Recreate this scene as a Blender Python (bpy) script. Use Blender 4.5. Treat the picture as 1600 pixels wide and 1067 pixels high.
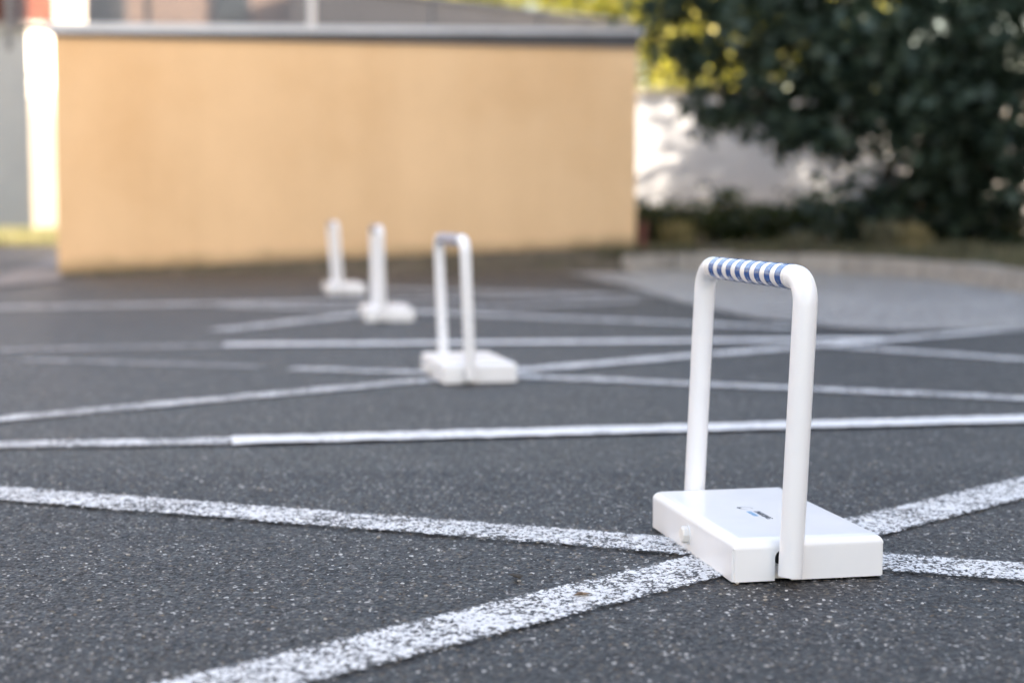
import bpy, bmesh, math, random
import numpy as np
from mathutils import Vector, Matrix, Euler
R = math.radians
random.seed(7); rng = np.random.default_rng(11)
scn = bpy.context.scene
C = scn.collection
for o in list(bpy.data.objects): bpy.data.objects.remove(o, do_unlink=True)

# ------------------------------------------------------------------ camera
CAM_H = 0.60; FPX = 2450.0; TILT = math.atan((533.5-325.0)/FPX)
cd = bpy.data.cameras.new('camera'); cam = bpy.data.objects.new('camera', cd); C.objects.link(cam)
cam.location = (0, 0, CAM_H); cam.rotation_euler = (R(90)-TILT, 0, 0)
cd.sensor_width = 36.0; cd.sensor_fit = 'HORIZONTAL'; cd.lens = FPX/1600*36
cd.clip_start = 0.05; cd.clip_end = 1000
cd.dof.use_dof = True; cd.dof.focus_distance = 2.60; cd.dof.aperture_fstop = 2.05; cd.dof.aperture_blades = 0
scn.camera = cam

# ------------------------------------------------------------------ light
SUN = Vector((0.93, -0.36, 0.32)).normalized()
SUN_EL = math.asin(SUN.z); SUN_ROT = math.atan2(SUN.x, SUN.y)
w = bpy.data.worlds.new('World'); scn.world = w; w.use_nodes = True
nt = w.node_tree; nt.nodes.clear()
sky = nt.nodes.new('ShaderNodeTexSky'); sky.sky_type = 'NISHITA'; sky.sun_disc = False
sky.sun_elevation = SUN_EL; sky.sun_rotation = SUN_ROT
sky.air_density = 1.0; sky.dust_density = 3.0; sky.ozone_density = 0.6
bg = nt.nodes.new('ShaderNodeBackground'); bg.inputs['Strength'].default_value = 0.15
wo = nt.nodes.new('ShaderNodeOutputWorld')
nt.links.new(sky.outputs[0], bg.inputs['Color']); nt.links.new(bg.outputs[0], wo.inputs['Surface'])
sd = bpy.data.lights.new('sun', 'SUN'); sd.energy = 5.0; sd.angle = R(0.53); sd.color = (1.0, 0.94, 0.86)
so = bpy.data.objects.new('sun', sd); C.objects.link(so); so.rotation_euler = SUN.to_track_quat('Z', 'Y').to_euler()
vs = scn.view_settings
vs.view_transform = 'Standard'; vs.look = 'None'; vs.gamma = 1.0; vs.use_curve_mapping = False
vs.exposure = 2.58
vs.use_white_balance = True; vs.white_balance_temperature = 7500; vs.white_balance_tint = 14
scn.render.engine = 'CYCLES'

# ------------------------------------------------------------------ helpers
def at(px, py, Z=0.0, Y=None):
    """world point seen at pixel (1600 wide photograph) on height Z, or at depth Y"""
    a = (px-800)/FPX; b = -(py-533.5)/FPX
    r = Vector((a, math.cos(TILT)+b*math.sin(TILT), -math.sin(TILT)+b*math.cos(TILT)))
    s = (Y/r.y) if Y is not None else (Z-CAM_H)/r.z
    return Vector((0, 0, CAM_H)) + r*s

def tag(o, label=None, cat=None, group=None, kind=None):
    if label: o['label'] = label
    if cat: o['category'] = cat
    if group: o['group'] = group
    if kind: o['kind'] = kind
    return o
def empty(name, loc=(0, 0, 0), rz=0):
    o = bpy.data.objects.new(name, None); C.objects.link(o); o.location = loc; o.rotation_euler = (0, 0, rz); o.empty_display_size = .1
    return o
def link(name, me, mat=None, parent=None, smooth=False, loc=None):
    if mat is not None:
        me.materials.clear(); me.materials.append(mat)
    if smooth:
        me.polygons.foreach_set('use_smooth', [True]*len(me.polygons))
    o = bpy.data.objects.new(name, me); C.objects.link(o)
    if parent: o.parent = parent
    if loc is not None: o.location = loc
    return o
def from_bm(name, bm, mat, parent=None, smooth=False, loc=None):
    bmesh.ops.recalc_face_normals(bm, faces=bm.faces)
    me = bpy.data.meshes.new(name); bm.to_mesh(me); bm.free()
    return link(name, me, mat, parent, smooth, loc)
def bm_box(bm, c, s, rz=0.0, bevel=0.0):
    r = bmesh.ops.create_cube(bm, size=1.0)
    M = Matrix.Translation(c) @ Matrix.Rotation(rz, 4, 'Z') @ Matrix.Diagonal((s[0], s[1], s[2], 1))
    bmesh.ops.transform(bm, matrix=M, verts=r['verts'])
    if bevel:
        es = list({e for v in r['verts'] for e in v.link_edges})
        bmesh.ops.bevel(bm, geom=es, offset=bevel, segments=2, affect='EDGES', clamp_overlap=True)
def box(name, c, s, mat, parent=None, rz=0.0, bevel=0.0):
    bm = bmesh.new(); bm_box(bm, c, s, rz, bevel); return from_bm(name, bm, mat, parent)
def bm_tube(bm, pts, rads, n=10, cap=True):
    pts = [Vector(p) for p in pts]
    if not hasattr(rads, '__len__'): rads = [rads]*len(pts)
    rings = []; prev = None
    for i, p in enumerate(pts):
        t = (pts[min(i+1, len(pts)-1)]-pts[max(i-1, 0)]).normalized()
        if prev is None:
            a = t.cross(Vector((0.31, 0.11, 1)) if abs(t.z) < .9 else Vector((1, 0.13, 0))).normalized()
        else:
            a = (prev - t*prev.dot(t)).normalized()
        prev = a; b = t.cross(a)
        rings.append([bm.verts.new(p + (a*math.cos(2*math.pi*k/n)+b*math.sin(2*math.pi*k/n))*rads[i]) for k in range(n)])
    for A, B in zip(rings, rings[1:]):
        for k in range(n): bm.faces.new((A[k], A[(k+1) % n], B[(k+1) % n], B[k]))
    if cap:
        bm.faces.new(rings[0][::-1]); bm.faces.new(rings[-1])
def quads_mesh(name, co, quads):
    co = np.asarray(co, dtype=np.float32); q = np.asarray(quads, dtype=np.int32)
    me = bpy.data.meshes.new(name); n = q.shape[1]
    me.vertices.add(len(co)); me.vertices.foreach_set('co', co.ravel())
    me.loops.add(q.size); me.loops.foreach_set('vertex_index', q.ravel())
    me.polygons.add(len(q)); me.polygons.foreach_set('loop_start', np.arange(len(q), dtype=np.int32)*n)
    me.polygons.foreach_set('loop_total', np.full(len(q), n, dtype=np.int32))
    me.update(calc_edges=True); return me
def grid_mesh(name, P):
    """P: array (ny, nx, 3)"""
    ny, nx = P.shape[:2]; i = np.arange(ny*nx).reshape(ny, nx)
    q = np.stack([i[:-1, :-1], i[:-1, 1:], i[1:, 1:], i[1:, :-1]], -1).reshape(-1, 4)
    return quads_mesh(name, P.reshape(-1, 3), q)

# ------------------------------------------------------------------ materials
class NT:
    def __init__(s, name):
        s.m = bpy.data.materials.new(name); s.m.use_nodes = True; s.t = s.m.node_tree; s.t.nodes.clear()
        s.out = s.n('ShaderNodeOutputMaterial'); s.co = s.n('ShaderNodeNewGeometry').outputs['Position']
    def n(s, k, **kw):
        x = s.t.nodes.new(k)
        for a, b in kw.items(): setattr(x, a, b)
        return x
    def l(s, a, b): s.t.links.new(a, b)
    def sv(s, inp, v):
        if hasattr(v, 'is_output') or isinstance(v, bpy.types.NodeSocket): s.l(v, inp)
        else: inp.default_value = v
    def math(s, op, a, b=0.0, c=0.0, clamp=False):
        x = s.n('ShaderNodeMath', operation=op); x.use_clamp = clamp
        s.sv(x.inputs[0], a); s.sv(x.inputs[1], b); s.sv(x.inputs[2], c); return x.outputs[0]
    def noise(s, scale, detail=3.0, rough=.55, co=None, ):
        x = s.n('ShaderNodeTexNoise'); x.inputs['Scale'].default_value = scale; x.inputs['Detail'].default_value = detail
        x.inputs['Roughness'].default_value = rough; s.l(co or s.co, x.inputs['Vector']); return x.outputs['Fac']
    def vor(s, scale, feat='F1', co=None, smooth=None):
        x = s.n('ShaderNodeTexVoronoi', feature=feat); x.inputs['Scale'].default_value = scale
        if smooth is not None and 'Smoothness' in x.inputs: x.inputs['Smoothness'].default_value = smooth
        s.l(co or s.co, x.inputs['Vector']); return x
    def ramp(s, fac, stops):
        x = s.n('ShaderNodeValToRGB'); s.l(fac, x.inputs[0]); e = x.color_ramp.elements
        while len(e) > 1: e.remove(e[-1])
        e[0].position = stops[0][0]; e[0].color = tuple(stops[0][1])+(1,)
        for p, c in stops[1:]:
            k = e.new(p); k.color = tuple(c)+(1,)
        return x.outputs[0]
    def fr(s, fac, a, b, lo=0.0, hi=1.0):
        x = s.n('ShaderNodeMapRange'); x.clamp = True; s.l(fac, x.inputs[0])
        for k, v in zip((1, 2, 3, 4), (a, b, lo, hi)): x.inputs[k].default_value = v
        return x.outputs[0]
    def mix(s, f, a, b, mode='MIX'):
        x = s.n('ShaderNodeMix', data_type='RGBA', blend_type=mode); s.sv(x.inputs[0], f)
        for i, v in ((6, a), (7, b)):
            if isinstance(v, tuple): v = v+(1,) if len(v) == 3 else v
            s.sv(x.inputs[i], v)
        return x.outputs[2]
    def bsdf(s, col, rough=.6, spec=.5, **kw):
        b = s.n('ShaderNodeBsdfPrincipled')
        if isinstance(col, tuple): col = col+(1,)
        s.sv(b.inputs['Base Color'], col); s.sv(b.inputs['Roughness'], rough); s.sv(b.inputs['Specular IOR Level'], spec)
        for k, v in kw.items(): s.sv(b.inputs[k.replace('_', ' ')], v)
        s.b = b; return b
    def bump(s, h, strength=.3, dist=.01):
        x = s.n('ShaderNodeBump'); x.inputs['Strength'].default_value = strength; x.inputs['Distance'].default_value = dist
        s.l(h, x.inputs['Height']); s.l(x.outputs[0], s.b.inputs['Normal'])
    def done(s, surf=None):
        s.l(surf or s.b.outputs[0], s.out.inputs['Surface']); return s.m

def simple(name, col, rough=.6, var=.12, scale=6, bump=0.0, bscale=60, spec=.5, metal=0.0):
    t = NT(name)
    n = t.noise(scale, 5, .6)
    c = t.ramp(n, [(.25, tuple(x*(1-var) for x in col)), (.75, tuple(min(1, x*(1+var)) for x in col))])
    t.bsdf(c, rough, spec, Metallic=metal)
    if bump: t.bump(t.noise(bscale, 4), bump, .01)
    return t.done()

def aggregate_height(t):
    """shared stone relief (metres): asphalt and paint use the same one, so the paint follows the stones"""
    wob = t.n('ShaderNodeTexNoise'); wob.inputs['Scale'].default_value = 90; t.l(t.co, wob.inputs['Vector'])
    ad = t.n('ShaderNodeVectorMath', operation='MULTIPLY_ADD'); t.l(wob.outputs['Color'], ad.inputs[0])
    ad.inputs[1].default_value = (.006, .006, .006); t.l(t.co, ad.inputs[2]); co = ad.outputs[0]
    v1 = t.vor(105, co=co); v2 = t.vor(190, co=co)
    h1 = t.fr(v1.outputs['Distance'], .15, .75, 1, 0); h2 = t.fr(v2.outputs['Distance'], .15, .75, 1, 0)
    r1 = t.n('ShaderNodeSeparateColor'); t.l(v1.outputs['Color'], r1.inputs[0])
    r2 = t.n('ShaderNodeSeparateColor'); t.l(v2.outputs['Color'], r2.inputs[0])
    hh = t.math('MULTIPLY', h1, t.fr(r1.outputs[0], 0, 1, .25, 1.0))
    hh = t.math('ADD', t.math('MULTIPLY', hh, .62), t.math('MULTIPLY', t.math('MULTIPLY', h2, r2.outputs[0]), .38))
    n = t.noise(40, 3); hh = t.math('ADD', hh, t.math('MULTIPLY', t.math('SUBTRACT', n, .5), .22))
    return hh, r1, r2, h1, h2
def displace(t, hh, amp=.0050, mid=.80):
    d = t.n('ShaderNodeDisplacement'); t.l(hh, d.inputs['Height']); d.inputs['Scale'].default_value = amp; d.inputs['Midlevel'].default_value = mid
    t.l(d.outputs[0], t.out.inputs['Displacement']); t.m.displacement_method = 'BOTH'

def asphalt_mat(name, base, tint=(1.07, 1.0, .95), specks=.90):
    t = NT(name); hh, r1, r2, h1, h2 = aggregate_height(t)
    big = t.noise(.55, 5, .6); mid = t.noise(5, 4, .6)
    col = t.ramp(r1.outputs[1], [(0, tuple(base*.38*k for k in tint)), (.45, tuple(base*.85*k for k in tint)), (.8, tuple(base*1.5*k for k in tint)), (1, tuple(base*2.9*k for k in tint))])
    fine = t.ramp(r2.outputs[1], [(0, (.40,)*3), (.55, (.95,)*3), (1, (2.1,)*3)])
    col = t.mix(1.0, col, fine, 'MULTIPLY')
    # brownish stones and pale quartz chips
    br = t.math('GREATER_THAN', r2.outputs[2], .93); col = t.mix(t.math('MULTIPLY', br, .6), col, (.19, .14, .09))
    q1 = t.math('MULTIPLY', t.math('GREATER_THAN', r1.outputs[2], specks+.082), t.math('GREATER_THAN', h1, .55))
    q2 = t.math('MULTIPLY', t.math('GREATER_THAN', r2.outputs[0], specks+.048), t.math('GREATER_THAN', h2, .45))
    q = t.math('MAXIMUM', q1, q2)
    col = t.mix(t.math('MULTIPLY', q, t.fr(r2.outputs[1], 0, 1, .45, 1)), col, (.55, .53, .50))
    # darker in the pits
    col = t.mix(t.fr(hh, .10, .42, .85, 0), col, (.012, .012, .014))
    col = t.mix(1.0, col, t.ramp(big, [(.3, (.86,)*3), (.7, (1.14,)*3)]), 'MULTIPLY')
    col = t.mix(1.0, col, t.ramp(mid, [(.3, (.80,)*3), (.7, (1.2,)*3)]), 'MULTIPLY')
    st = t.noise(1.7, 6, .7); col = t.mix(t.fr(st, .58, .72, 0, .35), col, tuple(base*.35 for _ in range(3)))
    st2 = t.noise(2.3, 5, .7); col = t.mix(t.fr(st2, .60, .75, 0, .4), col, (base*1.7, base*1.55, base*1.25))
    t.bsdf(col, t.fr(r2.outputs[1], 0, 1, .42, .8), .5)
    displace(t, hh); return t.done()

def paint_mat(name, cover, bright=.78, noise_shift=0.0):
    """road paint that has worn off the stones; cover 0..1"""
    t = NT(name); hh, r1, r2, h1, h2 = aggregate_height(t)
    mp = t.n('ShaderNodeMapping'); mp.inputs['Location'].default_value = (noise_shift, 2*noise_shift, 0); t.l(t.co, mp.inputs[0])
    a = t.noise(45, 5, .65, co=mp.outputs[0]); b = t.noise(7, 4, .6, co=mp.outputs[0]); c = t.noise(170, 3, .6, co=mp.outputs[0])
    s = t.math('ADD', t.math('MULTIPLY', a, .40), t.math('MULTIPLY', b, .28))
    s = t.math('ADD', s, t.math('MULTIPLY', c, .60)); s = t.math('ADD', s, t.math('MULTIPLY', hh, .30))
    uv = t.n('ShaderNodeUVMap'); sx = t.n('ShaderNodeSeparateXYZ'); t.l(uv.outputs[0], sx.inputs[0])
    ed = t.math('ABSOLUTE', t.math('SUBTRACT', sx.outputs[1], .5))            # 0 centre .. .5 edge
    s = t.math('SUBTRACT', s, t.fr(ed, .40, .5, 0, .09 if cover < .95 else .02))
    thr = .890 - .235*cover
    m = t.fr(s, thr-.03, thr+.03, .10, 1.0)
    col = t.ramp(a, [(.3, (bright*.86, bright*.86, bright*.87)), (.7, (bright, bright, bright))])
    t.bsdf(col, .55, .4)
    tr = t.n('ShaderNodeBsdfTransparent'); mx = t.n('ShaderNodeMixShader'); t.l(m, mx.inputs[0]); t.l(tr.outputs[0], mx.inputs[1]); t.l(t.b.outputs[0], mx.inputs[2])
    displace(t, hh); return t.done(mx.outputs[0])

M = {}
M['asphalt'] = asphalt_mat('asphalt', .041)
M['asphalt_pale'] = asphalt_mat('asphalt_pale', .45, (1.03, .99, .95))
M['asphalt_dark'] = asphalt_mat('asphalt_dark', .055)

t = NT('white_powder_coat')
n = t.noise(9, 3); col = t.ramp(n, [(.3, (.78, .785, .80)), (.7, (.83, .832, .84))])
t.bsdf(col, .26, .5); M['coat'] = t.done()
t = NT('white_tube_coat'); t.bsdf((.80, .81, .83), .30, .5); M['tube'] = t.done()
M['nut'] = simple('cream_plastic', (.74, .72, .68), .4, .05, 40)
M['black'] = simple('hole_black', (.015, .015, .017), .5, .2, 40)
M['inner'] = simple('grey_steel', (.32, .32, .34), .4, .1, 50, metal=.6)
t = NT('white_reflective_tape'); t.bsdf((.78, .77, .77), .22, .6); t.bump(t.noise(110, 2), .25, .003); M['tape'] = t.done()
t = NT('blue_reflective_tape'); t.bsdf(t.ramp(t.noise(160, 3), [(.3, (.003, .055, .24)), (.7, (.005, .08, .31))]), .2, .4, Coat_Weight=.25, Coat_Roughness=.08); t.bump(t.noise(110, 2), .25, .003); M['blue'] = t.done()
M['ink'] = simple('black_print', (.03, .032, .05), .4, .1)
M['ink_blue'] = simple('blue_print', (.12, .35, .62), .4, .1)

# ochre render of the garage wall, grime climbing a little from the ground
t = NT('ochre_render')
n1 = t.noise(.7, 6, .6); n2 = t.noise(30, 4)
col = t.ramp(n1, [(.3, (.67, .445, .25)), (.5, (.725, .50, .295)), (.7, (.77, .535, .32))])
col = t.mix(1.0, col, t.ramp(n2, [(.3, (.96,)*3), (.7, (1.03,)*3)]), 'MULTIPLY')
mp = t.n('ShaderNodeMapping'); mp.inputs['Scale'].default_value = (2.2, 2.2, .12); t.l(t.co, mp.inputs[0])
col = t.mix(1.0, col, t.ramp(t.noise(1.2, 4, .6, co=mp.outputs[0]), [(.35, (.965, .955, .945)), (.6, (1, 1, 1))]), 'MULTIPLY')
sp = t.n('ShaderNodeSeparateXYZ'); t.l(t.co, sp.inputs[0])
gh = t.math('SUBTRACT', sp.outputs[2], t.fr(sp.outputs[0], -4, 1.2, 0, .2))
gr = t.fr(t.math('SUBTRACT', gh, t.math('MULTIPLY', t.noise(2.5, 5, .7), .22)), -.08, .06, .65, 0)
col = t.mix(gr, col, (.10, .085, .05))
t.bsdf(col, .9, .2); t.bump(t.noise(120, 4), .3, .004); M['ochre'] = t.done()
M['pale_wall'] = simple('pale_render', (.385, .40, .42), .9, .05, 1.5, .2, 80, .2)
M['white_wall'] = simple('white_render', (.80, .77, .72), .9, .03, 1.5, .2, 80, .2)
M['beige'] = simple('beige_render', (.30, .225, .19), .9, .08, .8, .2, 60, .2)
M['coping'] = simple('zinc_coping', (.48, .51, .56), .45, .12, 3, metal=.3)
M['roof'] = simple('bitumen_roof', (.06, .06, .065), .8, .2, 3)
M['steel'] = simple('galvanised_steel', (.13, .14, .16), .5, .1, 20, metal=.5)
M['steel_pale'] = simple('pale_steel', (.62, .63, .65), .5, .06, 20, metal=.2)
M['glass'] = simple('window_glass', (.03, .04, .05), .06, .1, 2, spec=.8)
M['concrete'] = simple('kerb_concrete', (.35, .32, .285), .9, .28, 5, .5, 90, .2)
M['soil'] = simple('dry_soil', (.115, .095, .072), .95, .45, 7, .6, 50, .1)
M['path'] = simple('pale_gravel', (.24, .22, .215), .95, .3, 14, .5, 120, .1)
M['bark'] = simple('bark', (.07, .055, .042), .95, .35, 14, .8, 50, .1)
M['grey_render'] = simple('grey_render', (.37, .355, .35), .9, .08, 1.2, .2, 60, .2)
M['rust'] = simple('brown_pipe', (.13, .035, .025), .5, .15, 20)
M['terracotta'] = simple('terracotta', (.30, .10, .05), .85, .15, 9)
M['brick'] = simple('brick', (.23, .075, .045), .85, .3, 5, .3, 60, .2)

M['brick_shaded'] = simple('shaded_brick', (.10, .035, .026), .9, .3, 5, .3, 60, .1)  # darkened copy of the brick: shade of the left face in its colour
def leaf_mat(name, c0, c1, trans=.35, rough=.5):
    t = NT(name); oi = t.n('ShaderNodeTexNoise'); oi.inputs['Scale'].default_value = 9; t.l(t.co, oi.inputs['Vector'])
    at_ = t.n('ShaderNodeAttribute'); at_.attribute_name = 'tone'
    col = t.ramp(at_.outputs['Fac'], [(0, c0), (1, c1)])
    t.bsdf(col, rough, .4)
    tl = t.n('ShaderNodeBsdfTranslucent'); cc = t.mix(1.0, col, (1.25, 1.35, .7), 'MULTIPLY'); t.l(cc, tl.inputs[0])
    mx = t.n('ShaderNodeMixShader'); mx.inputs[0].default_value = trans; t.l(t.b.outputs[0], mx.inputs[1]); t.l(tl.outputs[0], mx.inputs[2])
    return t.done(mx.outputs[0])
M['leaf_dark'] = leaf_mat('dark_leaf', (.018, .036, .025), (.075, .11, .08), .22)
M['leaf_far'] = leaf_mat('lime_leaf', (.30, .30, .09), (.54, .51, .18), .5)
M['leaf_shrub'] = leaf_mat('shrub_leaf', (.025, .045, .018), (.075, .10, .035), .25)
M['leaf_dry'] = leaf_mat('dry_leaf', (.20, .17, .08), (.34, .27, .15), .3, .8)
M['leaf_weed'] = leaf_mat('weed_leaf', (.06, .07, .04), (.19, .165, .11), .3, .7)
M['grass'] = leaf_mat('grass_blade', (.36, .33, .20), (.62, .56, .36), .35, .7)

# ------------------------------------------------------------------ ground
def axis(fine0, fine1, step, lo, hi, g=1.12):
    a = list(np.arange(fine0, fine1+1e-6, step)); s = step
    up = []; x = a[-1]; s = step
    while x < hi: s *= g; x = min(x+s, hi); up.append(x)
    dn = []; x = a[0]; s = step
    while x > lo: s *= g; x = max(x-s, lo); dn.append(x)
    return np.array(dn[::-1]+a+up)
xs = axis(-1.08, 1.22, .004, -150, 150); ys = axis(1.72, 3.55, .004, -60, 260)
P = np.zeros((len(ys), len(xs), 3)); P[..., 0] = xs[None, :]; P[..., 1] = ys[:, None]
tag(link('asphalt_ground', grid_mesh('asphalt_ground', P), M['asphalt'], smooth=True), kind='structure')

def poly_sheet(name, pts, z, mat):
    bm = bmesh.new(); bm.faces.new([bm.verts.new((p[0], p[1], z)) for p in pts]); return from_bm(name, bm, mat)
pv = [at(880, 427), at(985, 449), at(1066, 475), at(1180, 499), at(1300, 513), at(1395, 519), at(1600, 516)]
pv = [(p.x, p.y) for p in pv]
tag(poly_sheet('pavement', pv+[(6.0, 8.1), (6.0, 14.0), (3.3, 14.9), (1.0, 14.75), (.3, 14.6)], .006, M['asphalt_pale']), kind='structure')
tag(poly_sheet('road', [(-30, 24.4), (-30, 14.6), (-4.9, 13.2), tuple(at(88, 402).xy), (-4.6, 19), (-3.5, 24.4)], .008, M['asphalt_dark']), kind='structure')
tag(poly_sheet('path', [tuple(at(-60, 455).xy), tuple(at(88, 400).xy), tuple(at(99, 433).xy), tuple(at(92, 441).xy), tuple(at(30, 447).xy)], .013, M['path']), kind='structure')

# painted lines ------------------------------------------------------
G1, G2, G3 = 'old diagonal bay lines rising to the right', 'old diagonal bay lines falling to the right', 'bay divider lines across the car park'
def strip(name, a, b, width, mat, label, group=None, step=None):
    a = Vector(a[:2]); b = Vector(b[:2]); d = b-a; L = d.length; d.normalize(); nrm = Vector((-d.y, d.x))
    near = min(a.y, b.y) < 3.4
    st = step or (.005 if near else .03); nl = max(2, int(L/st)); nw = 24 if near else 5
    s = np.linspace(0, 1, nl+1)[:, None]; v = np.linspace(-.5, .5, nw+1)[None, :]
    P = np.zeros((nl+1, nw+1, 3)); P[..., 0] = a.x+d.x*L*s+nrm.x*width*v; P[..., 1] = a.y+d.y*L*s+nrm.y*width*v
    zz = {G1: .0006, G2: .0011}.get(group, .0016)
    out_ = np.maximum.reduce([P[..., 1]-3.45, -1.03-P[..., 0], P[..., 0]-1.17, np.zeros(P.shape[:2])])
    P[..., 2] = zz+np.clip(out_/.5, 0, 1)*.0008
    me = grid_mesh(name, P); me.polygons.foreach_set('use_smooth', [True]*len(me.polygons))
    uvl = me.uv_layers.new(name='UVMap'); li = np.empty(len(me.loops), dtype=np.int32); me.loops.foreach_get('vertex_index', li)
    U = np.zeros((nl+1, nw+1, 2)); U[..., 0] = s; U[..., 1] = v+.5; uvl.data.foreach_set('uv', U.reshape(-1, 2)[li].ravel().astype(np.float32))
    o = link(name, me, mat); tag(o, label, 'road marking', group, ); return o
old = [paint_mat('old_paint_%s' % k, c, b, s) for k, c, b, s in (('thick', .86, .74, 0), ('worn', .82, .72, 3.1), ('thin', .60, .60, 5.7), ('faint', .45, .50, 9.3))]
new = paint_mat('fresh_paint', 1.25, .82, 1.7)
G1, G2, G3 = 'old diagonal bay lines rising to the right', 'old diagonal bay lines falling to the right', 'bay divider lines across the car park'
def ext(a, b, k0, k1):
    a = Vector(a[:2]); b = Vector(b[:2]); d = (b-a); return a-d*k0, b+d*k1
p = lambda x, y: at(x, y)
N = 'painted_line'
strip(N, *ext(p(372, 1067), p(1600, 762), .15, .5), .136, old[0], 'wide worn white diagonal line from the bottom edge to the nearest barrier and beyond', G1)
strip(N, *ext(p(0, 772), p(1600, 896), .6, .6), .138, old[1], 'worn white line from the left edge running under the nearest barrier to the right edge', G2)
strip(N, p(362, 690), ext(p(362, 690), p(1600, 656), 0, .8)[1], .135, new, 'crisp white line behind the nearest barrier, freshly painted', G3)
strip(N, ext(p(0, 697), p(360, 691), 2, 0)[0], p(360, 691), .12, old[1], 'worn stub of line left of the crisp line nearest the camera', G3)
strip(N, *ext(p(0, 656), p(700, 592), .6, 0), .11, old[1], 'worn line from the left edge to the second barrier from the camera', G1)
strip(N, p(790, 581), ext(p(790, 581), p(1600, 514), 0, .5)[1], .12, paint_mat('mid_paint', 1.0, .78, 4.4), 'bright line rising from the second barrier to the right edge', G1)
strip(N, p(455, 577), p(680, 584), .11, old[0], 'short bright line end just left of the second barrier', G2)
strip(N, p(30, 563), p(415, 575), .09, old[2], 'almost vanished line left of the second barrier', G2)
strip(N, p(790, 588), ext(p(790, 588), p(1600, 624), 0, .8)[1], .12, old[0], 'line falling from the second barrier to the right edge', G2)
strip(N, p(350, 540), p(1385, 531), .15, new, 'crisp white line between the second and third barriers', G3)
strip(N, ext(p(0, 548), p(350, 541), 1, 0)[0], p(350, 541), .13, old[2], 'faded stub left of the crisp line between second and third barriers', G3)
strip(N, p(340, 517), p(580, 490), .15, old[0], 'worn line reaching the third barrier from the left', G1)
strip(N, p(640, 488), p(1260, 514), .17, old[0], 'worn line running right from the third barrier', G2)
strip(N, p(1280, 540), ext(p(1280, 540), p(1600, 563), 0, 1.0)[1], .14, old[0], 'worn line falling to the right edge beyond the junction of lines', G2)
strip(N, ext(p(0, 481), p(500, 471), 1, 0)[0], p(720, 468), .2, old[0], 'faded line across the car park between third and fourth barriers', G3)
strip(N, p(740, 467), p(1500, 452), .15, old[1], 'pale line crossing onto the light pavement at the right', G3)
strip(N, p(350, 478), p(560, 485), .16, old[1], 'faint patch of old line left of the third barrier', G2)
strip(N, p(650, 487), p(1000, 470), .14, old[1], 'faint line rising right behind the third barrier', G1)
strip(N, p(560, 451), p(950, 462), .2, old[1], 'faint line right of the farthest barrier', G2)

# ------------------------------------------------------------------ barriers
HW, HL, HH = .259, .455, .069
TR = .0195; TX = -.040; HOOP = .508; BEND = .044; TY = HL/2+TR+.004
def rounded_housing():
    bm = bmesh.new(); r = bmesh.ops.create_cube(bm, size=1.0)
    bmesh.ops.transform(bm, matrix=Matrix.Translation((0, 0, HH/2)) @ Matrix.Diagonal((HW, HL, HH, 1)), verts=r['verts'])
    top = [e for e in bm.edges if all(v.co.z > HH*.9 for v in e.verts)]
    vert = [e for e in bm.edges if abs(e.verts[0].co.z-e.verts[1].co.z) > HH*.5]
    bmesh.ops.bevel(bm, geom=top, offset=.018, segments=6, affect='EDGES', profile=.5)
    bmesh.ops.bevel(bm, geom=[e for e in bm.edges if abs(e.verts[0].co.z-e.verts[1].co.z) > HH*.5 and abs(abs(e.verts[0].co.x)-HW/2) < 1e-4 and abs(abs(e.verts[0].co.y)-HL/2) < 1e-4], offset=.004, segments=3, affect='EDGES')
    me = bpy.data.meshes.new('h'); bm.to_mesh(me); bm.free()
    h = bpy.data.objects.new('h', me); C.objects.link(h)
    cutters = []
    for s in (-1, 1):     # notch in both ends where the hoop turns
        b2 = bmesh.new(); r = bmesh.ops.create_cube(b2, size=1.0)
        bmesh.ops.transform(b2, matrix=Matrix.Translation((TX-.0038, s*HL/2, .006)) @ Matrix.Diagonal((.0285, .030, .060, 1)), verts=r['verts'])
        r = bmesh.ops.create_cone(b2, cap_ends=True, segments=32, radius1=.01425, radius2=.01425, depth=.030)
        bmesh.ops.transform(b2, matrix=Matrix.Translation((TX-.0038, s*HL/2, .0362)) @ Matrix.Rotation(R(90), 4, 'X'), verts=r['verts'])
        m2 = bpy.data.meshes.new('c'); b2.to_mesh(m2); b2.free()
        c = bpy.data.objects.new('c', m2); C.objects.link(c); cutters.append(c)
        md = h.modifiers.new('b', 'BOOLEAN'); md.object = c; md.operation = 'DIFFERENCE'; md.solver = 'EXACT'; md.use_self = True
    bpy.context.view_layer.update(); dg = bpy.context.evaluated_depsgraph_get()
    out = bpy.data.meshes.new_from_object(h.evaluated_get(dg)); out.name = 'housing'
    for o in [h]+cutters: bpy.data.objects.remove(o, do_unlink=True)
    return out
def text_mesh(s, size, name):
    cu = bpy.data.curves.new(name, 'FONT'); cu.body = s; cu.size = size; cu.extrude = .00015; cu.align_x = 'LEFT'; cu.offset = size*.012
    o = bpy.data.objects.new(name, cu); C.objects.link(o); bpy.context.view_layer.update()
    me = bpy.data.meshes.new_from_object(o.evaluated_get(bpy.context.evaluated_depsgraph_get())); bpy.data.objects.remove(o, do_unlink=True)
    return me
def shade_auto(me, ang=35):
    me.polygons.foreach_set('use_smooth', [True]*len(me.polygons))
    bm = bmesh.new(); bm.from_mesh(me)
    for e in bm.edges: e.smooth = not (len(e.link_faces) == 2 and e.calc_face_angle(0) > R(ang))
    bm.to_mesh(me); bm.free()
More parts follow.
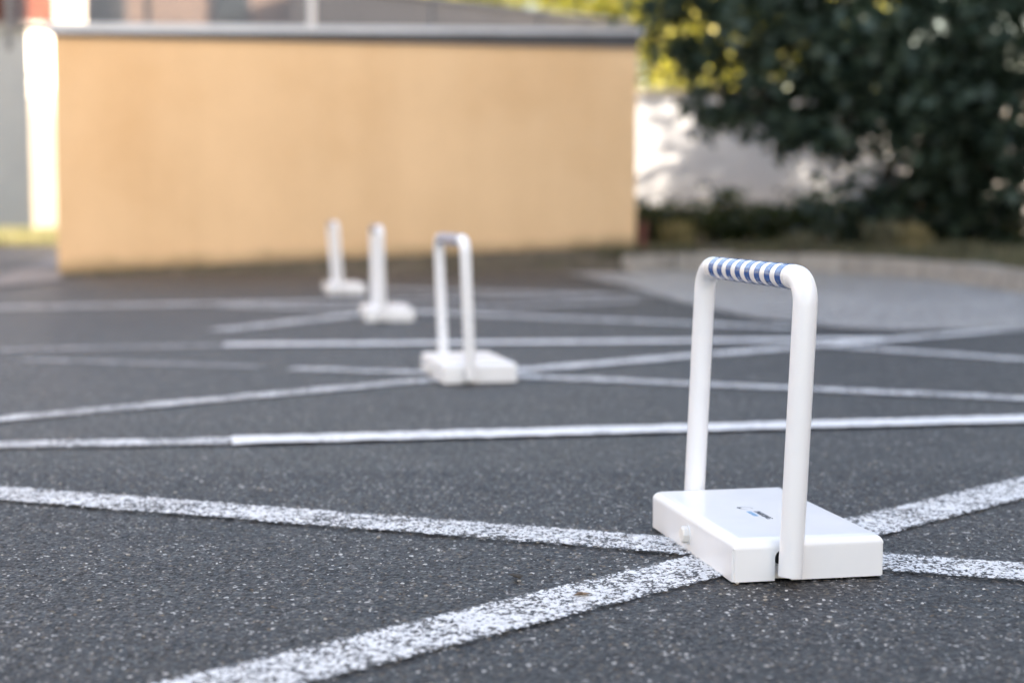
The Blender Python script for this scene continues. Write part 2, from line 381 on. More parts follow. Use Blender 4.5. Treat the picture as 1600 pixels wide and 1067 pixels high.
def make_barrier():
    root = empty('parking_barrier')
    hm = rounded_housing(); shade_auto(hm, 50); ho = link('housing', hm, M['coat'], root)
    wn = ho.modifiers.new('normals', 'WEIGHTED_NORMAL'); wn.keep_sharp = True; wn.weight = 100
    # hoop, turned about its pivot line by the lean (child rotation)
    bm = bmesh.new(); z1 = HOOP-TR; pts = [(0, -TY, -.0235)]; zc = z1-.036
    pts.append((0, -TY, zc-BEND-.1)); pts.append((0, -TY, zc-BEND))
    for k in range(1, 13):
        a = R(90)*k/12; pts.append((0, -TY+BEND*(1-math.cos(a)), zc-BEND+BEND*math.sin(a)))
    half = list(pts); pts = half + [(x, -y, z) for x, y, z in half[::-1]]
    bm_tube(bm, pts, TR, 32)
    hp = from_bm('hoop', bm, M['tube'], root, smooth=False); shade_auto(hp.data, 40)
    hp.location = (TX, 0, .036)
    y0, y1 = -TY+BEND+.008, TY-BEND-.004
    bm = bmesh.new(); bm_tube(bm, [(0, y0, zc), (0, y1, zc)], TR+.0006, 32); tp = from_bm('reflective_tape', bm, M['tape'], hp); shade_auto(tp.data, 40)
    n = 8; L = y1-y0-.004
    for k in range(n):
        bm = bmesh.new(); a = y0+.002+L*k/n+.014*0; wd = L/n*.50
        a = y0+.012+(L-.012)*k/n
        nn = 32; rr = TR+.0011
        # slightly slanted band, wound round the bar
        rings = []
        for yy in (a, a+wd):
            rings.append([bm.verts.new((rr*math.cos(2*math.pi*i/nn), yy+.0012*math.sin(2*math.pi*i/nn), zc+rr*math.sin(2*math.pi*i/nn))) for i in range(nn)])
        inn = []
        for yy in (a, a+wd):
            inn.append([bm.verts.new(((TR+.0003)*math.cos(2*math.pi*i/nn), yy+.0012*math.sin(2*math.pi*i/nn), zc+(TR+.0003)*math.sin(2*math.pi*i/nn))) for i in range(nn)])
        for i in range(nn):
            j = (i+1) % nn
            bm.faces.new((rings[0][i], rings[0][j], rings[1][j], rings[1][i])); bm.faces.new((rings[0][i], rings[0][j], inn[0][j], inn[0][i])); bm.faces.new((rings[1][i], rings[1][j], inn[1][j], inn[1][i]))
        s = from_bm('blue_stripe', bm, M['blue'], hp); shade_auto(s.data, 40)
    # pivot plates and shafts at both ends
    for s in (-1, 1):
        bm = bmesh.new(); bm_tube(bm, [(TX-.0038, s*(HL/2-.0145), .0362), (TX-.0038, s*(HL/2-.011), .0362)], .0125, 28)
        from_bm('pivot_hole', bm, M['black'], root)  # black disc painted in for the darkness of the pivot hole
        bm = bmesh.new(); bm_tube(bm, [(TX, s*(HL/2-.012), .036), (TX, s*(TY-.006), .036)], .008, 16); from_bm('pivot_shaft', bm, M['inner'], root)
        box('back_plate', (TX-.0038, s*(HL/2-.0135), .012), (.027, .002, .020), M['coat'], root)
    # lock knob on the long left side: octagon with chamfer
    bm = bmesh.new(); c = Vector((-HW/2, .008, .030))
    bm_tube(bm, [c+Vector((.002, 0, 0)), c-Vector((.010, 0, 0)), c-Vector((.0125, 0, 0))], [.0150, .0150, .0125], 8)
    from_bm('lock_knob', bm, M['nut'], root)
    bm = bmesh.new(); bm_tube(bm, [c+Vector((.002, 0, 0)), c-Vector((.0018, 0, 0))], .0175, 24); from_bm('knob_collar', bm, M['coat'], root)
    return root
def copy_tree(o, parent=None):
    c = o.copy(); C.objects.link(c)
    if parent: c.parent = parent
    for ch in list(o.children): copy_tree(ch, c)
    return c
proto = make_barrier()
specs = [((1144.5, 911.5), 11.3, 2.4, 'white folding parking barrier nearest the camera, in focus, with blue-striped top bar'),
         ((693, 600), 13.0, -2.3, 'second white parking barrier from the camera, where four worn lines meet'),
         ((571, 503), 9.6, -1.3, 'third white parking barrier from the camera, its hoop seen edge on'),
         ((513, 460), 11.8, -4.3, 'farthest and smallest white parking barrier, nearest the ochre garage wall')]
barriers = [proto]+[copy_tree(proto) for _ in specs[1:]]
for b, (px, yaw, lean, lab) in zip(barriers, specs):
    cnr = at(px[0], px[1]); y = R(yaw)
    b.location = cnr + Matrix.Rotation(y, 3, 'Z') @ Vector((HW/2, HL/2, 0)); b.location.z = .0015
    b.rotation_euler = (0, 0, y); tag(b, lab, 'parking barrier', 'folding parking barriers in a row')
    for ch in b.children:
        if ch.name.startswith('hoop'): ch.rotation_euler = (0, R(lean), 0)
# printed lettering on the nearest housing only is legible; every housing carries it
inv = barriers[0].matrix_basis.inverted()
def put_print(root):
    for name, s, size, yy, xx, mat in (('lettering', 'PARKING', .0165, -.006, -.0145, M['ink']), ('lettering', 'GUARD', .0125, -.004, -.0275, M['ink_blue'])):
        me = text_mesh(s, size, name)
        o = link(name, me, mat, root); o.location = (xx, yy, HH+.0003); o.rotation_euler = (0, 0, R(-90))
    bm = bmesh.new(); n = 28
    for i in range(n):   # ring emblem
        a, b = 2*math.pi*i/n, 2*math.pi*(i+1)/n
        if .55 < i/n < .68: continue
        q = [(.012*math.cos(a), .012*math.sin(a)), (.012*math.cos(b), .012*math.sin(b)), (.0108*math.cos(b), .0108*math.sin(b)), (.0108*math.cos(a), .0108*math.sin(a))]
        bm.faces.new([bm.verts.new((x, y, 0)) for x, y in q])
    q = [(-.004, .0085), (-.004, .0155), (.004, .0155), (.004, .0085)]
    bm.faces.new([bm.verts.new((x, y, .0001)) for x, y in q])
    e = from_bm('ring_emblem', bm, M['ink'], root); e.location = (-.018, .024, HH+.0004); e.rotation_euler = (0, 0, R(60))
for b in barriers: put_print(b)

# ------------------------------------------------------------------ garage with ochre wall
GL, GR = Vector((-4.065, 14.05)), Vector((1.192, 15.15))
zL = at(86, 56, Y=14.05).z; zR = at(991, 57, Y=15.15).z
g = empty('ochre_garage', (-4.065, 14.05, 0)); tag(g, 'low flat-roofed garage with a blank ochre rendered wall and zinc roof edge', 'garage')
def prism(name, base, ztops, mat, parent=None, z0=0.0):
    bm = bmesh.new(); n = len(base)
    lo = [bm.verts.new((p[0], p[1], z0)) for p in base]; hi = [bm.verts.new((p[0], p[1], zz)) for p, zz in zip(base, ztops)]
    for i in range(n): bm.faces.new((lo[i], lo[(i+1) % n], hi[(i+1) % n], hi[i]))
    bm.faces.new(lo[::-1]); bm.faces.new(hi)
    o = from_bm(name, bm, mat, parent)
    if parent: o.matrix_parent_inverse = Matrix.Translation(parent.location).inverted()
    return o
BL, BR = Vector((-4.25, 15.6)), Vector((1.45, 20.4))
prism('wall', [GL, GR, BR, BL], [zL, zR, zR, zL], M['ochre'], g)
def coping(a, b, za, zb, w=.12, h=.085, h2=.035, over=.05):
    a = Vector(a); b = Vector(b); d = (b-a).normalized(); nr = Vector((d.y, -d.x)); a = a-d*over; b = b+d*over
    bm = bmesh.new(); q = []
    for p_, z_, hh_ in ((a, za, h), (b, zb, h2)):
        q.append([bm.verts.new((p_.x+nr.x*o_, p_.y+nr.y*o_, z_+k)) for o_, k in ((over, 0), (over, hh_), (-w, hh_+.01), (-w, 0))])
    for i in range(4): bm.faces.new((q[0][i], q[0][(i+1) % 4], q[1][(i+1) % 4], q[1][i]))
    bm.faces.new(q[0][::-1]); bm.faces.new(q[1])
    o = from_bm('coping', bm, M['coping'], g); o.matrix_parent_inverse = Matrix.Translation(g.location).inverted()
coping(GL, GR, zL+.024, zR+.024)
fd = (GR-GL).normalized(); fn = Vector((fd.y, -fd.x))*.03
o = prism('dark_strip', [GL+fn-fd*.02, GR+fn+fd*.02, GR-fn+fd*.02, GL-fn-fd*.02], [zL+.023, zR+.023, zR+.023, zL+.023], M['roof'], g, z0=min(zL, zR)-.0)  # thin dark strip directly below the coping
coping(GR+Vector((.01, .18)), BR, zR+.001, zR+.001, h=.03, h2=.03)
o = prism('roof', [GL+Vector((.1, .2)), GR+Vector((-.15, .2)), BR+Vector((-.2, -.1)), BL+Vector((.1, -.1))], [zL+.05, zR+.05, zR+.05, zL+.05], M['roof'], g, z0=zL-.2)
# downpipe at the right corner
bm = bmesh.new(); bm_tube(bm, [(1.27, 15.25, .1), (1.27, 15.25, .42)], .04, 12); bm_tube(bm, [(1.27, 15.25, .42), (1.27, 15.25, .46)], .05, 12)
tag(from_bm('standpipe', bm, M['rust']), 'short dark red brown standpipe at the right corner of the ochre garage', 'pipe')

# railing with wire mesh crossing the garage roof
ra, rb = Vector((-4.55, 14.36)), Vector((1.56, 20.1)); rd = rb-ra; rl = rd.length
rail = empty('roof_railing', (ra.x, ra.y, 0)); tag(rail, 'grey wire mesh railing running back across the garage roof', 'railing')
zr0, zr1 = zL+.12, 2.92
def onr(s, z): q = ra+rd*s; return Vector((q.x, q.y, z))
inv_r = Matrix.Translation(rail.location).inverted()
for z, r_ in ((zr1, .03), (zr0, .018)):
    bm = bmesh.new(); bm_tube(bm, [onr(0, z), onr(1, z)], r_, 8); o = from_bm('rail', bm, M['steel'], rail); o.matrix_parent_inverse = inv_r
for k, s in enumerate((0.0, .17, .40, .60, .80, 1.0)):
    bm = bmesh.new(); bm_tube(bm, [onr(s, zL-.1), onr(s, zr1)], .045 if k == 2 else .03, 8); o = from_bm('post', bm, M['steel_pale'] if k == 2 else M['steel'], rail); o.matrix_parent_inverse = inv_r
bm = bmesh.new(); hgt = zr1-zr0; sp_ = .055; n = int((rl+hgt)/sp_)
for sgn in (1, -1):
    for i in range(n):
        s0 = i*sp_ - (hgt if sgn == 1 else 0); s1 = s0+sgn*hgt
        za, zb = zr0, zr1; A, B = s0, s1
        def clip(A, za, B, zb):
            pts = []
            for (S, Z, S2, Z2) in ((A, za, B, zb), (B, zb, A, za)):
                if S < 0: f_ = (0-S)/(S2-S); S, Z = 0, Z+(Z2-Z)*f_
                elif S > rl: f_ = (rl-S)/(S2-S); S, Z = rl, Z+(Z2-Z)*f_
                pts.append((S, Z))
            return pts
        if max(A, B) <= 0 or min(A, B) >= rl: continue
        (A_, z_a), (B_, z_b) = clip(A, za, B, zb)
        bm_tube(bm, [onr(A_/rl, z_a), onr(B_/rl, z_b)], .0095, 3, cap=False)
o = from_bm('wire_mesh', bm, M['steel'], rail); o.matrix_parent_inverse = inv_r; o['kind'] = 'stuff'

# ------------------------------------------------------------------ verge + planting bed + kerb
kerb_pts = [Vector((1.10, 14.47)), Vector((1.50, 14.86)), Vector((1.95, 14.99)), Vector((2.55, 14.75)), Vector((3.0, 14.15)), Vector((3.35, 13.3)), Vector((3.53, 12.2)), Vector((3.57, 10.9)), Vector((3.56, 9.5)), Vector((3.52, 8)), Vector((3.45, 6.4))]
vf = []; nx = 110
P = np.zeros((9, nx, 3))
for i in range(nx):
    s = i/(nx-1); base = GL.lerp(GR, s)+Vector((.0, .05)); fr = Vector((-3.95, 13.86)).lerp(Vector((1.12, 14.46)), s)
    hz = .01+.205*min(1, s*1.05)**.8
    for j in range(9):
        k = j/8; q = fr.lerp(base, k); z = -.02 + (hz+.02)*min(1, (k*1.5))**.7 + (rng.normal()*.008 if j else 0)
        P[j, i] = (q.x, q.y, z)
tag(link('soil_verge', grid_mesh('soil_verge', P), M['soil'], smooth=True), kind='structure')
# bed
bm = bmesh.new(); outer = [Vector((1.05, 24.5)), Vector((1.9, 24.5)), Vector((3.2, 24.5)), Vector((5, 24.5)), Vector((8, 24.5)), Vector((12, 24.5)), Vector((16, 20)), Vector((16, 15)), Vector((16, 12)), Vector((16, 9)), Vector((16, 6.4))]
rows = 26; P = np.zeros((rows, len(kerb_pts)*6-5, 3))
def interp(pts, s):
    s *= len(pts)-1; i = min(int(s), len(pts)-2); return pts[i].lerp(pts[i+1], s-i)
for j in range(P.shape[1]):
    s = j/(P.shape[1]-1); a = interp(kerb_pts, s); b = interp(outer, s); a = a+(b-a).normalized()*.07
    for i in range(rows):
        q = a.lerp(b, (i/(rows-1))**1.6); P[i, j] = (q.x, q.y, .125+.03*rng.random()+(.06*min(1, i/6)))
tag(link('planting_bed', grid_mesh('planting_bed', P), M['soil'], smooth=True), kind='structure')
kerb = empty('kerb', (1.1, 14.47, 0)); tag(kerb, 'curved raised kerb of weathered concrete stones edging the planting bed', 'kerb')
acc = 0; dens = [interp(kerb_pts, i/400) for i in range(401)]
segs = []; cur = dens[0]
dist = 0; start = dens[0]
for a, b in zip(dens, dens[1:]):
    dist += (b-a).length
    if dist >= .60: segs.append((start, b)); start = b; dist = 0
for a, b in segs:
    d = (b-a); L = d.length-.012; m = (a+b)/2; ang = math.atan2(d.y, d.x)
    # inward offset so that the face sits on the measured line
    nr = Vector((-d.y, d.x)).normalized(); c = m+nr*.075
    bm = bmesh.new(); bm_box(bm, (0, 0, 0), (L, .15, .26), 0, .014)
    for v in bm.verts: v.co += Vector([random.uniform(-.003, .003) for _ in range(3)])
    o = from_bm('kerb_stone', bm, M['concrete'], kerb); o.location = (c.x-1.1, c.y-14.47, random.uniform(.028, .044)); o.rotation_euler = (random.uniform(-.02, .02), 0, ang+random.uniform(-.01, .01))

# ------------------------------------------------------------------ foliage
LEAF = np.array([(0, 0, 0), (.30, .28, .03), (.50, .62, .0), (.18, .60, .05), (0, 1.0, -.06), (-.18, .60, .05), (-.50, .62, .0), (-.30, .28, .03)], dtype=np.float64)
LF = np.array([(0, 1, 2, 3), (0, 3, 4, 5), (0, 5, 6, 7)])
def leaves(name, C0, size, mat, parent=None, droop=.5, blade=False, tone=None):
    n = len(C0)
    V = LEAF if not blade else np.array([(-.05, 0, 0), (.05, 0, 0), (.035, .6, .08), (-.035, .6, .08)])
    F = LF if not blade else np.array([(0, 1, 2, 3)])
    yaw = rng.uniform(0, 2*np.pi, n)
    pit = rng.normal(-droop, .55, n) if not blade else rng.normal(1.15, .28, n)
    rol = rng.normal(0, .6, n)
    cy, sy, cp, sp, cr, sr = np.cos(yaw), np.sin(yaw), np.cos(pit), np.sin(pit), np.cos(rol), np.sin(rol)
    z0 = np.zeros(n); o1 = np.ones(n)
    Rz = np.stack([cy, -sy, z0, sy, cy, z0, z0, z0, o1], -1).reshape(n, 3, 3)
    Rx = np.stack([o1, z0, z0, z0, cp, -sp, z0, sp, cp], -1).reshape(n, 3, 3)
    Ry = np.stack([cr, z0, sr, z0, o1, z0, -sr, z0, cr], -1).reshape(n, 3, 3)
    Rm = Rz @ Rx @ Ry
    s = (size*rng.uniform(.65, 1.25, n))[:, None, None]
    W = np.einsum('nij,vj->nvi', Rm, V)*s + C0[:, None, :]
    q = (F[None]+(np.arange(n)*len(V))[:, None, None]).reshape(-1, 4)
    me = quads_mesh(name, W.reshape(-1, 3), q)
    tn = rng.random(n) if tone is None else tone
    a = me.attributes.new('tone', 'FLOAT', 'POINT'); a.data.foreach_set('value', np.repeat(tn, len(V)).astype(np.float32))
    o = link(name, me, mat, parent); o['kind'] = 'stuff'
    if parent: o.matrix_parent_inverse = Matrix.Translation(parent.location).inverted()
    return o
def clump_points(blobs, per, cl=.16, dens=1.0):
    """blobs: (x,y,z,rx,ry,rz); leaves gathered in clumps spread through each blob"""
    out = []
    for b in blobs:
        c = np.array(b[:3]); r = np.array(b[3:6]); vol = r.prod()
        k = max(4, int(dens*60*vol**.72))
        d = rng.normal(size=(k, 3)); d /= np.linalg.norm(d, axis=1)[:, None]; rad = rng.random(k)**.42
        cc = c+d*rad[:, None]*r
        for q in cc:
            m = int(per*rng.uniform(.5, 1.5)); out.append(q+rng.normal(size=(m, 3))*cl*np.array([1, 1, .7])*rng.uniform(.6, 1.4))
    return np.concatenate(out)
def limb(bm, a, b, r0, r1, k=6, wob=.12):
    a = Vector(a); b = Vector(b); pts = []
    for i in range(k+1):
        s = i/k; pts.append(a.lerp(b, s)+Vector([random.uniform(-wob, wob) for _ in range(3)])*(s*(1-s)*3))
    bm_tube(bm, pts, [r0+(r1-r0)*i/k for i in range(k+1)], 8)
def tree(label, base, blobs, trunk_h, tr, per, size, mat, group=None, cl=.16, dens=1.0, name='leafy_tree', droop=.5):
    t_ = empty(name, base); tag(t_, label, 'tree', group)
    inv_ = Matrix.Translation(base).inverted(); top = Vector(base)+Vector((0, 0, trunk_h))
    bm = bmesh.new(); limb(bm, base, top, tr, tr*.7, 6, .08); o = from_bm('trunk', bm, M['bark'], t_); o.matrix_parent_inverse = inv_
    for b in blobs:
        bm = bmesh.new(); limb(bm, top-Vector((0, 0, random.uniform(0, trunk_h*.35))), b[:3], tr*.4, .012, 7, .2)
        for _ in range(3):
            e = Vector(b[:3])+Vector([random.uniform(-.7, .7)*b[3+i] for i in range(3)]); limb(bm, Vector(b[:3]).lerp(top, .3), e, .02, .005, 4, .08)
        o = from_bm('limb', bm, M['bark'], t_); o.matrix_parent_inverse = inv_
    leaves('crown', clump_points(blobs, per, cl, dens), size, mat, t_, droop)
    return t_
def pb(px, py, Y, r, ry=None, rz=None):
    q = at(px, py, Y=Y); return (q.x, q.y, q.z, r, ry or r*.9, rz or r*.85)
crown1 = [pb(1075, 25, 16.5, .55), pb(1110, 110, 16.2, .42), pb(1115, 190, 16.1, .26), pb(1190, 60, 16.2, .8), pb(1190, 180, 16, .32), pb(1235, 215, 15.9, .2), pb(1290, 110, 16, .85), pb(1320, 215, 15.8, .42),
          pb(1400, 40, 15.6, 1.1), pb(1420, 180, 15.4, .75), pb(1345, 310, 16, .33), pb(1430, 300, 16, .5), pb(1530, 110, 15.4, 1.0), pb(1550, 260, 15.6, .55), pb(1330, 370, 16.3, .3),
          pb(1640, 190, 15.6, .9), pb(1540, 360, 16.4, .42), pb(1595, 335, 16.2, .5), pb(1395, 355, 16.4, .38), pb(1480, 290, 15.9, .5), pb(1180, -130, 16.5, 1.3), pb(1400, -230, 16.3, 1.6), pb(1640, -120, 16.3, 1.4)]
tree('big dark broadleaf tree hanging over the kerb at the right of the photo', (5.0, 17.0, .15), crown1, 2.4, .17, 32, .145, M['leaf_dark'], cl=.135, dens=.95)
crown2 = [(6.35, 23.0, 2.1, 1.05, .35, 1.0), (7.9, 22.4, 2.9, 1.0, .5, 1.0), (6.8, 22.9, 3.4, 1.1, .45, .8), (8.6, 22.6, 1.8, .5, .4, .6)]  # second tree, added and shaped to throw dappled shade on the pale wall
tree('tree added behind the big overhanging tree to dapple sun on the pale wall', (6.7, 22.9, .15), crown2, 1.7, .12, 26, .13, M['leaf_dark'], cl=.2, dens=1.15)
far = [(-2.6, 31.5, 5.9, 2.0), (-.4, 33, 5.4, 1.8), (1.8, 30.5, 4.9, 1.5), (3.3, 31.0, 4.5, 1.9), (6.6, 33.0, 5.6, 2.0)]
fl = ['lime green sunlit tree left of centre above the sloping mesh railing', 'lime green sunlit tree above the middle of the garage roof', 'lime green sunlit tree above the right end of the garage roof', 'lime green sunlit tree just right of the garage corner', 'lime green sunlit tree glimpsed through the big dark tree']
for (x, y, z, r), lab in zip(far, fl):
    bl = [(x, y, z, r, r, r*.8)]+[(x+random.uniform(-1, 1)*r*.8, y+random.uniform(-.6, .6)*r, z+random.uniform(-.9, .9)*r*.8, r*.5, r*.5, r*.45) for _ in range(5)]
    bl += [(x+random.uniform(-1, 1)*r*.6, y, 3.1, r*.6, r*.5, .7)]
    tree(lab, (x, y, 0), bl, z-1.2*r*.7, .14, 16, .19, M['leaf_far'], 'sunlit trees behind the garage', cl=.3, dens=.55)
def shrub(label, px, py_top, Y, r, mat, h=None, size=.09, per=26, group='dark shrubs in front of the pale wall'):
    q = at(px, py_top, Y=Y); zt = q.z; z0 = .2; hh = max(.15, (zt-z0)/2)
    t_ = empty('shrub', (q.x, Y, z0)); tag(t_, label, 'shrub', group)
    bm = bmesh.new()
    for k in range(6): limb(bm, (q.x, Y, z0-.03), (q.x+random.uniform(-r, r)*.7, Y+random.uniform(-.2, .2), z0+hh*random.uniform(.9, 1.7)), .014, .004, 4, .05)
    o = from_bm('stems', bm, M['bark'], t_); o.matrix_parent_inverse = Matrix.Translation(t_.location).inverted()
    bl = [(q.x, Y, z0+hh, r, r*.7, hh)]+[(q.x+random.uniform(-.8, .8)*r, Y+random.uniform(-.3, .3), z0+hh*random.uniform(.4, 1.3), r*.45, r*.4, hh*.5) for _ in range(4)]
    leaves('foliage', clump_points(bl, per, .09, 4.2), size, mat, t_, .2)
for a in [('dark shrub just right of the garage corner', 1020, 312, 18.5, .5), ('dark shrub between garage corner and taller shrub', 1085, 325, 18.2, .5), ('tallest dark shrub in front of the pale wall', 1155, 298, 18.4, .45),
          ('low dark shrub right of the tallest one', 1215, 325, 18.0, .5), ('dark shrub at the foot of the overhanging branches', 1275, 300, 17.8, .5), ('dark shrub below the lowest branches of the big tree', 1340, 325, 17.2, .5),
          ('dark shrub behind the dry tuft on the kerb', 1430, 330, 17.0, .5), ('dark shrub at the right edge of the photo', 1545, 350, 16.6, .6)]:
    shrub(a[0], a[1], a[2], a[3], a[4], M['leaf_shrub'])
for lab, px, top, Y, r, m in [('greyish green weed clump behind the middle of the kerb', 1385, 345, 15.0, .16, 'leaf_weed'), ('straw coloured dry tuft behind the kerb', 1430, 350, 14.6, .12, 'leaf_dry'),
                           ('pale dry tuft by the garage corner', 1060, 345, 16.2, .14, 'leaf_dry'), ('small weed clump behind the kerb under the dark shrubs', 1250, 365, 15.2, .15, 'leaf_weed'), ('small weed clump on the soil near the right edge', 1500, 385, 13.6, .14, 'leaf_weed')]:
    q = at(px, top, Y=Y); z0 = .19; n = 420; hh = q.z-z0
    P0 = np.stack([q.x+rng.normal(0, r*.6, n), Y+rng.normal(0, r*.6, n), z0+np.abs(rng.random(n)**1.5)*hh*.75], -1)
    wt = empty('weed_tuft', (q.x, Y, z0)); tag(wt, lab, 'weed'); leaves('blades', P0, max(.12, hh*.5), M[m], wt, blade=True)
# low weeds and litter strewn over the bed and verge
n = 7000; k = rng.random(n); idx = [interp(kerb_pts, min(.999, q)) for q in k*.8]
off = rng.random(n)**1.8*2.6+.17
nrm = []
for s_ in k*.8:
    a = interp(kerb_pts, min(.99, s_)); b = interp(kerb_pts, min(.999, s_+.01)); d = (b-a); nrm.append(Vector((-d.y, d.x)).normalized())
P0 = np.array([(a.x+q.x*o_, a.y+q.y*o_, .14+.04*min(1, o_)) for a, q, o_ in zip(idx, nrm, off)])
tag(leaves('ground_weeds', P0, .13, M['leaf_weed'], blade=True), 'low dry weeds growing along the inner side of the kerb', 'weeds', kind='stuff')
n = 1600; s_ = rng.random(n)**.8; k = rng.random(n)
P0 = np.array([(lambda q, s: (q.x, q.y, .005+.19*s*min(1, kk*1.5)**.7))(Vector((-3.95, 13.86)).lerp(Vector((1.12, 14.46)), s).lerp(GL.lerp(GR, s), kk), s) for s, kk in zip(s_, k*.95+.05)])
tag(leaves('verge_moss', P0, .06, M['leaf_shrub'], blade=True), 'sparse dark moss and weeds at the foot of the ochre wall', 'weeds', kind='stuff')

# ------------------------------------------------------------------ pale wall behind the hedge
pw = empty('pale_wall', (.8, 24.0, 0)); tag(pw, 'pale grey rendered wall seen between the garage and the dark tree', 'wall')
box('wall_face', (6.2, .1, 1.15), (12.4, .2, 2.3), M['pale_wall'], pw); box('wall_cap', (6.2, .1, 2.337), (12.5, .3, .07), M['concrete'], pw)
q = at(1452, 232, Y=23.6)
bm = bmesh.new(); bm_box(bm, (0, 0, 0), (.32, .3, 1.0), 0, .02); bm_box(bm, (0, 0, .53), (.42, .4, .06), 0, .01)
o = from_bm('terracotta_pier', bm, M['terracotta'], loc=(q.x, 23.7, q.z-.2)); o.location.z = .9
bm = bmesh.new(); bm.from_mesh(o.data)
for v in bm.verts:
    if v.co.z < -.4: v.co.z = -.75
bm.to_mesh(o.data); bm.free()
tag(o, 'terracotta pier in front of the pale wall, glimpsed through the dark tree', 'pier')

# ------------------------------------------------------------------ building at the left edge
Kc = at(47, 365, Z=0); Kc = Vector((-11.27, 37.0))
lb = empty('corner_building', (Kc.x, Kc.y, 0)); tag(lb, 'white rendered building with brick upper floor at the left edge, corner in full sun', 'building')
dl = Vector((-.93, .37)).normalized(); dr = Vector((.80, .60)).normalized(); LW, RW = 12.0, 6.0
def facade(name, d, L, z0, z1, mat, dep=.3, out=0.0):
    nr = Vector((-d.y, d.x)) if (-d.x) < 0 and False else Vector((d.y, -d.x))
    if nr.y > 0: nr = -nr
    a = nr*out; b = d*L+nr*out; bm = bmesh.new()
    ps = [a, b, b-nr*dep, a-nr*dep]
    lo = [bm.verts.new((p_.x, p_.y, z0)) for p_ in ps]; hi = [bm.verts.new((p_.x, p_.y, z1)) for p_ in ps]
    for i in range(4): bm.faces.new((lo[i], lo[(i+1) % 4], hi[(i+1) % 4], hi[i]))
    bm.faces.new(lo[::-1]); bm.faces.new(hi); return from_bm(name, bm, mat, lb)
facade('wall', dl, LW, 0, 4.72, M['grey_render']); facade('wall', dr, RW, 0, 4.72, M['white_wall'])  # shade painted in: unlit left face grey, sunlit right face white
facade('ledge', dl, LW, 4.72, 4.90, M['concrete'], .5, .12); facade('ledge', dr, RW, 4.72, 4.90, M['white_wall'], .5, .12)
facade('brick_band', dl, LW, 4.90, 9.0, M['brick_shaded'], .28, .0); facade('brick_band', dr, .62, 4.90, 9.0, M['brick'], .28, 0)
o = facade('corner_pilaster', dr, 1.4, 4.90, 9.0, M['white_wall'], .28, .03); o.location = (dr.x*.63, dr.y*.63, 0)
# bricks of the band drawn as real courses
bm = bmesh.new()
nr = Vector((dl.y, -dl.x)); nr = nr if nr.y < 0 else -nr
for r_ in range(18):
    for c_ in range(15):
        q = dl*(.14+c_*.27+(.13 if r_ % 2 else 0))+nr*.004; bm_box(bm, (q.x, q.y, 4.95+.085*r_+.04), (.25, .03, .072), math.atan2(dl.y, dl.x))
o = from_bm('brickwork', bm, M['brick_shaded'], lb); o['kind'] = 'stuff'

# beige building behind the railing
bb = empty('beige_house', (-6.9, 27.0, 0)); tag(bb, 'beige rendered house seen through the wire mesh railing above the garage roof', 'house')
box('wall', (2.1, 1.5, 2.6), (4.9, 3.0, 5.2), M['beige'], bb)
box('eaves', (2.1, 1.4, 5.26), (5.3, 3.5, .12), M['roof'], bb)
for x0 in (.05, 2.15): 
    f_ = box('window_frame', (x0, -.02, 4.15), (.62, .06, 1.3), M['steel'], bb); box('pane', (x0, -.055, 4.15), (.52, .02, 1.2), M['glass'], f_)
dsh = empty('slate_shed', (-1.2, 27.5, 0)); tag(dsh, 'dark grey shed behind the sloping end of the mesh railing', 'shed')
prism('wall', [(-3.5, 26), (1.9, 26), (1.9, 28), (-3.5, 28)], [3.0, 2.9, 2.9, 3.0], M['roof'], dsh)
prism('roof', [(-3.6, 25.9), (2.05, 25.9), (2.05, 28.1), (-3.6, 28.1)], [4.25, 3.52, 3.52, 4.25], M['roof'], dsh, z0=2.95)

# sunlit grass strip at the left
P = np.zeros((12, 30, 3)); P[..., 0] = np.linspace(-26, -7.2, 30)[None]; P[..., 1] = np.linspace(24.6, 48, 12)[:, None]; P[..., 2] = .02
tag(link('lawn', grid_mesh('lawn', P), simple('lawn_soil', (.40, .37, .24), .95, .3, 4, .3, 30, .1)), kind='structure')
n = 22000; P0 = np.stack([rng.uniform(-14, -7.2, n), rng.uniform(24.7, 37.0, n), np.full(n, .02)], -1)
tag(leaves('grass', P0, .22, M['grass'], blade=True), 'sunlit yellow green grass in front of the white building at the left', 'grass', kind='stuff')

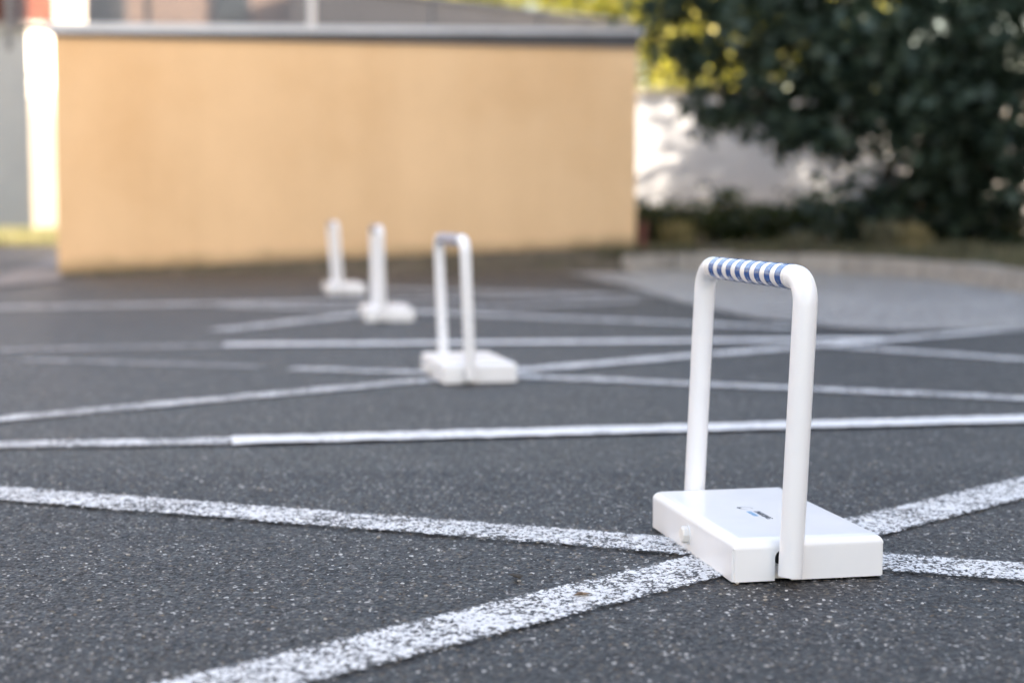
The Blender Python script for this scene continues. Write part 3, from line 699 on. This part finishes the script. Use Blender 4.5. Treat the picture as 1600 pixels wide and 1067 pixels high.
# unseen building added along the right side to cast shade over the lot
nb = empty('shade_building_right', (12.0, -17, 0)); tag(nb, 'unseen plain building added along the right side to shade the car park', 'building')
box('wall', (3, 17.0, 5.2), (6, 34, 10.4), M['beige'], nb)
box('parapet', (3, 17.0, 10.5), (6.2, 34.2, .2), M['concrete'], nb)
for fl_ in range(3):
    for k in range(8):
        f_ = box('window_frame', (-.02, 3+k*4.0, 2.0+fl_*3.1), (.06, 1.5, 1.5), M['steel_pale'], nb); box('pane', (-.055, 3+k*4.0, 2.0+fl_*3.1), (.02, 1.36, 1.36), M['glass'], f_)

lw = empty('shade_building_left', (-19.2, -7, 0)); tag(lw, 'unseen plain low building added along the left side to block sky light', 'building')  # unseen block added to darken the left side of the lot
box('wall', (5, 12, 3.1), (10, 24, 6.2), M['grey_render'], lw); box('parapet', (5, 12, 6.3), (10.2, 24.2, .2), M['concrete'], lw)
for k in range(5):
    f_ = box('window_frame', (10.02, 3+k*4.2, 2.0), (.06, 1.5, 1.3), M['steel_pale'], lw); box('pane', (10.055, 3+k*4.2, 2.0), (.02, 1.36, 1.16), M['glass'], f_)

# grit and leaf crumbs lying on the near asphalt
n = 420; gx = rng.uniform(-1.6, 1.9, n); gy = rng.uniform(1.8, 6.0, n); bm = bmesh.new()
for x, y in zip(gx, gy):
    r_ = random.uniform(.0012, .0035); v = bmesh.ops.create_icosphere(bm, subdivisions=1, radius=r_)['verts']
    for k in v: k.co = Vector((k.co.x*random.uniform(.8, 1.5)+x, k.co.y*random.uniform(.8, 1.3)+y, k.co.z*.6+.0005))
o = from_bm('grit', bm, simple('pale_grit', (.34, .31, .27), .9, .5, 40)); tag(o, 'small pale grit scattered on the asphalt in front of the barriers', 'grit', kind='stuff')
for k, (px, py, rz, lab) in enumerate([(812, 908, .4, 'tiny curled brown leaf on the asphalt left of the nearest barrier'), (925, 932, 1.9, 'tan leaf scrap lying on the wide worn diagonal line'), (1108, 742, 1.2, 'small dry leaf on the asphalt behind the nearest barrier')]):
    q = at(px, py); me = quads_mesh('dead_leaf', LEAF*np.array([.028, .032, .05])+np.array([0, 0, .004]), LF); me.polygons.foreach_set('use_smooth', [True]*3)
    o = link('dead_leaf', me, simple('dead_leaf_%d' % k, ((.05, .04, .03), (.26, .18, .12), (.20, .13, .07))[k], .9, .2, 90)); o.location = (q.x, q.y, .001); o.rotation_euler = (.1, .15, rz)
    sol = o.modifiers.new('thick', 'SOLIDIFY'); sol.thickness = .0006; tag(o, lab, 'leaf')
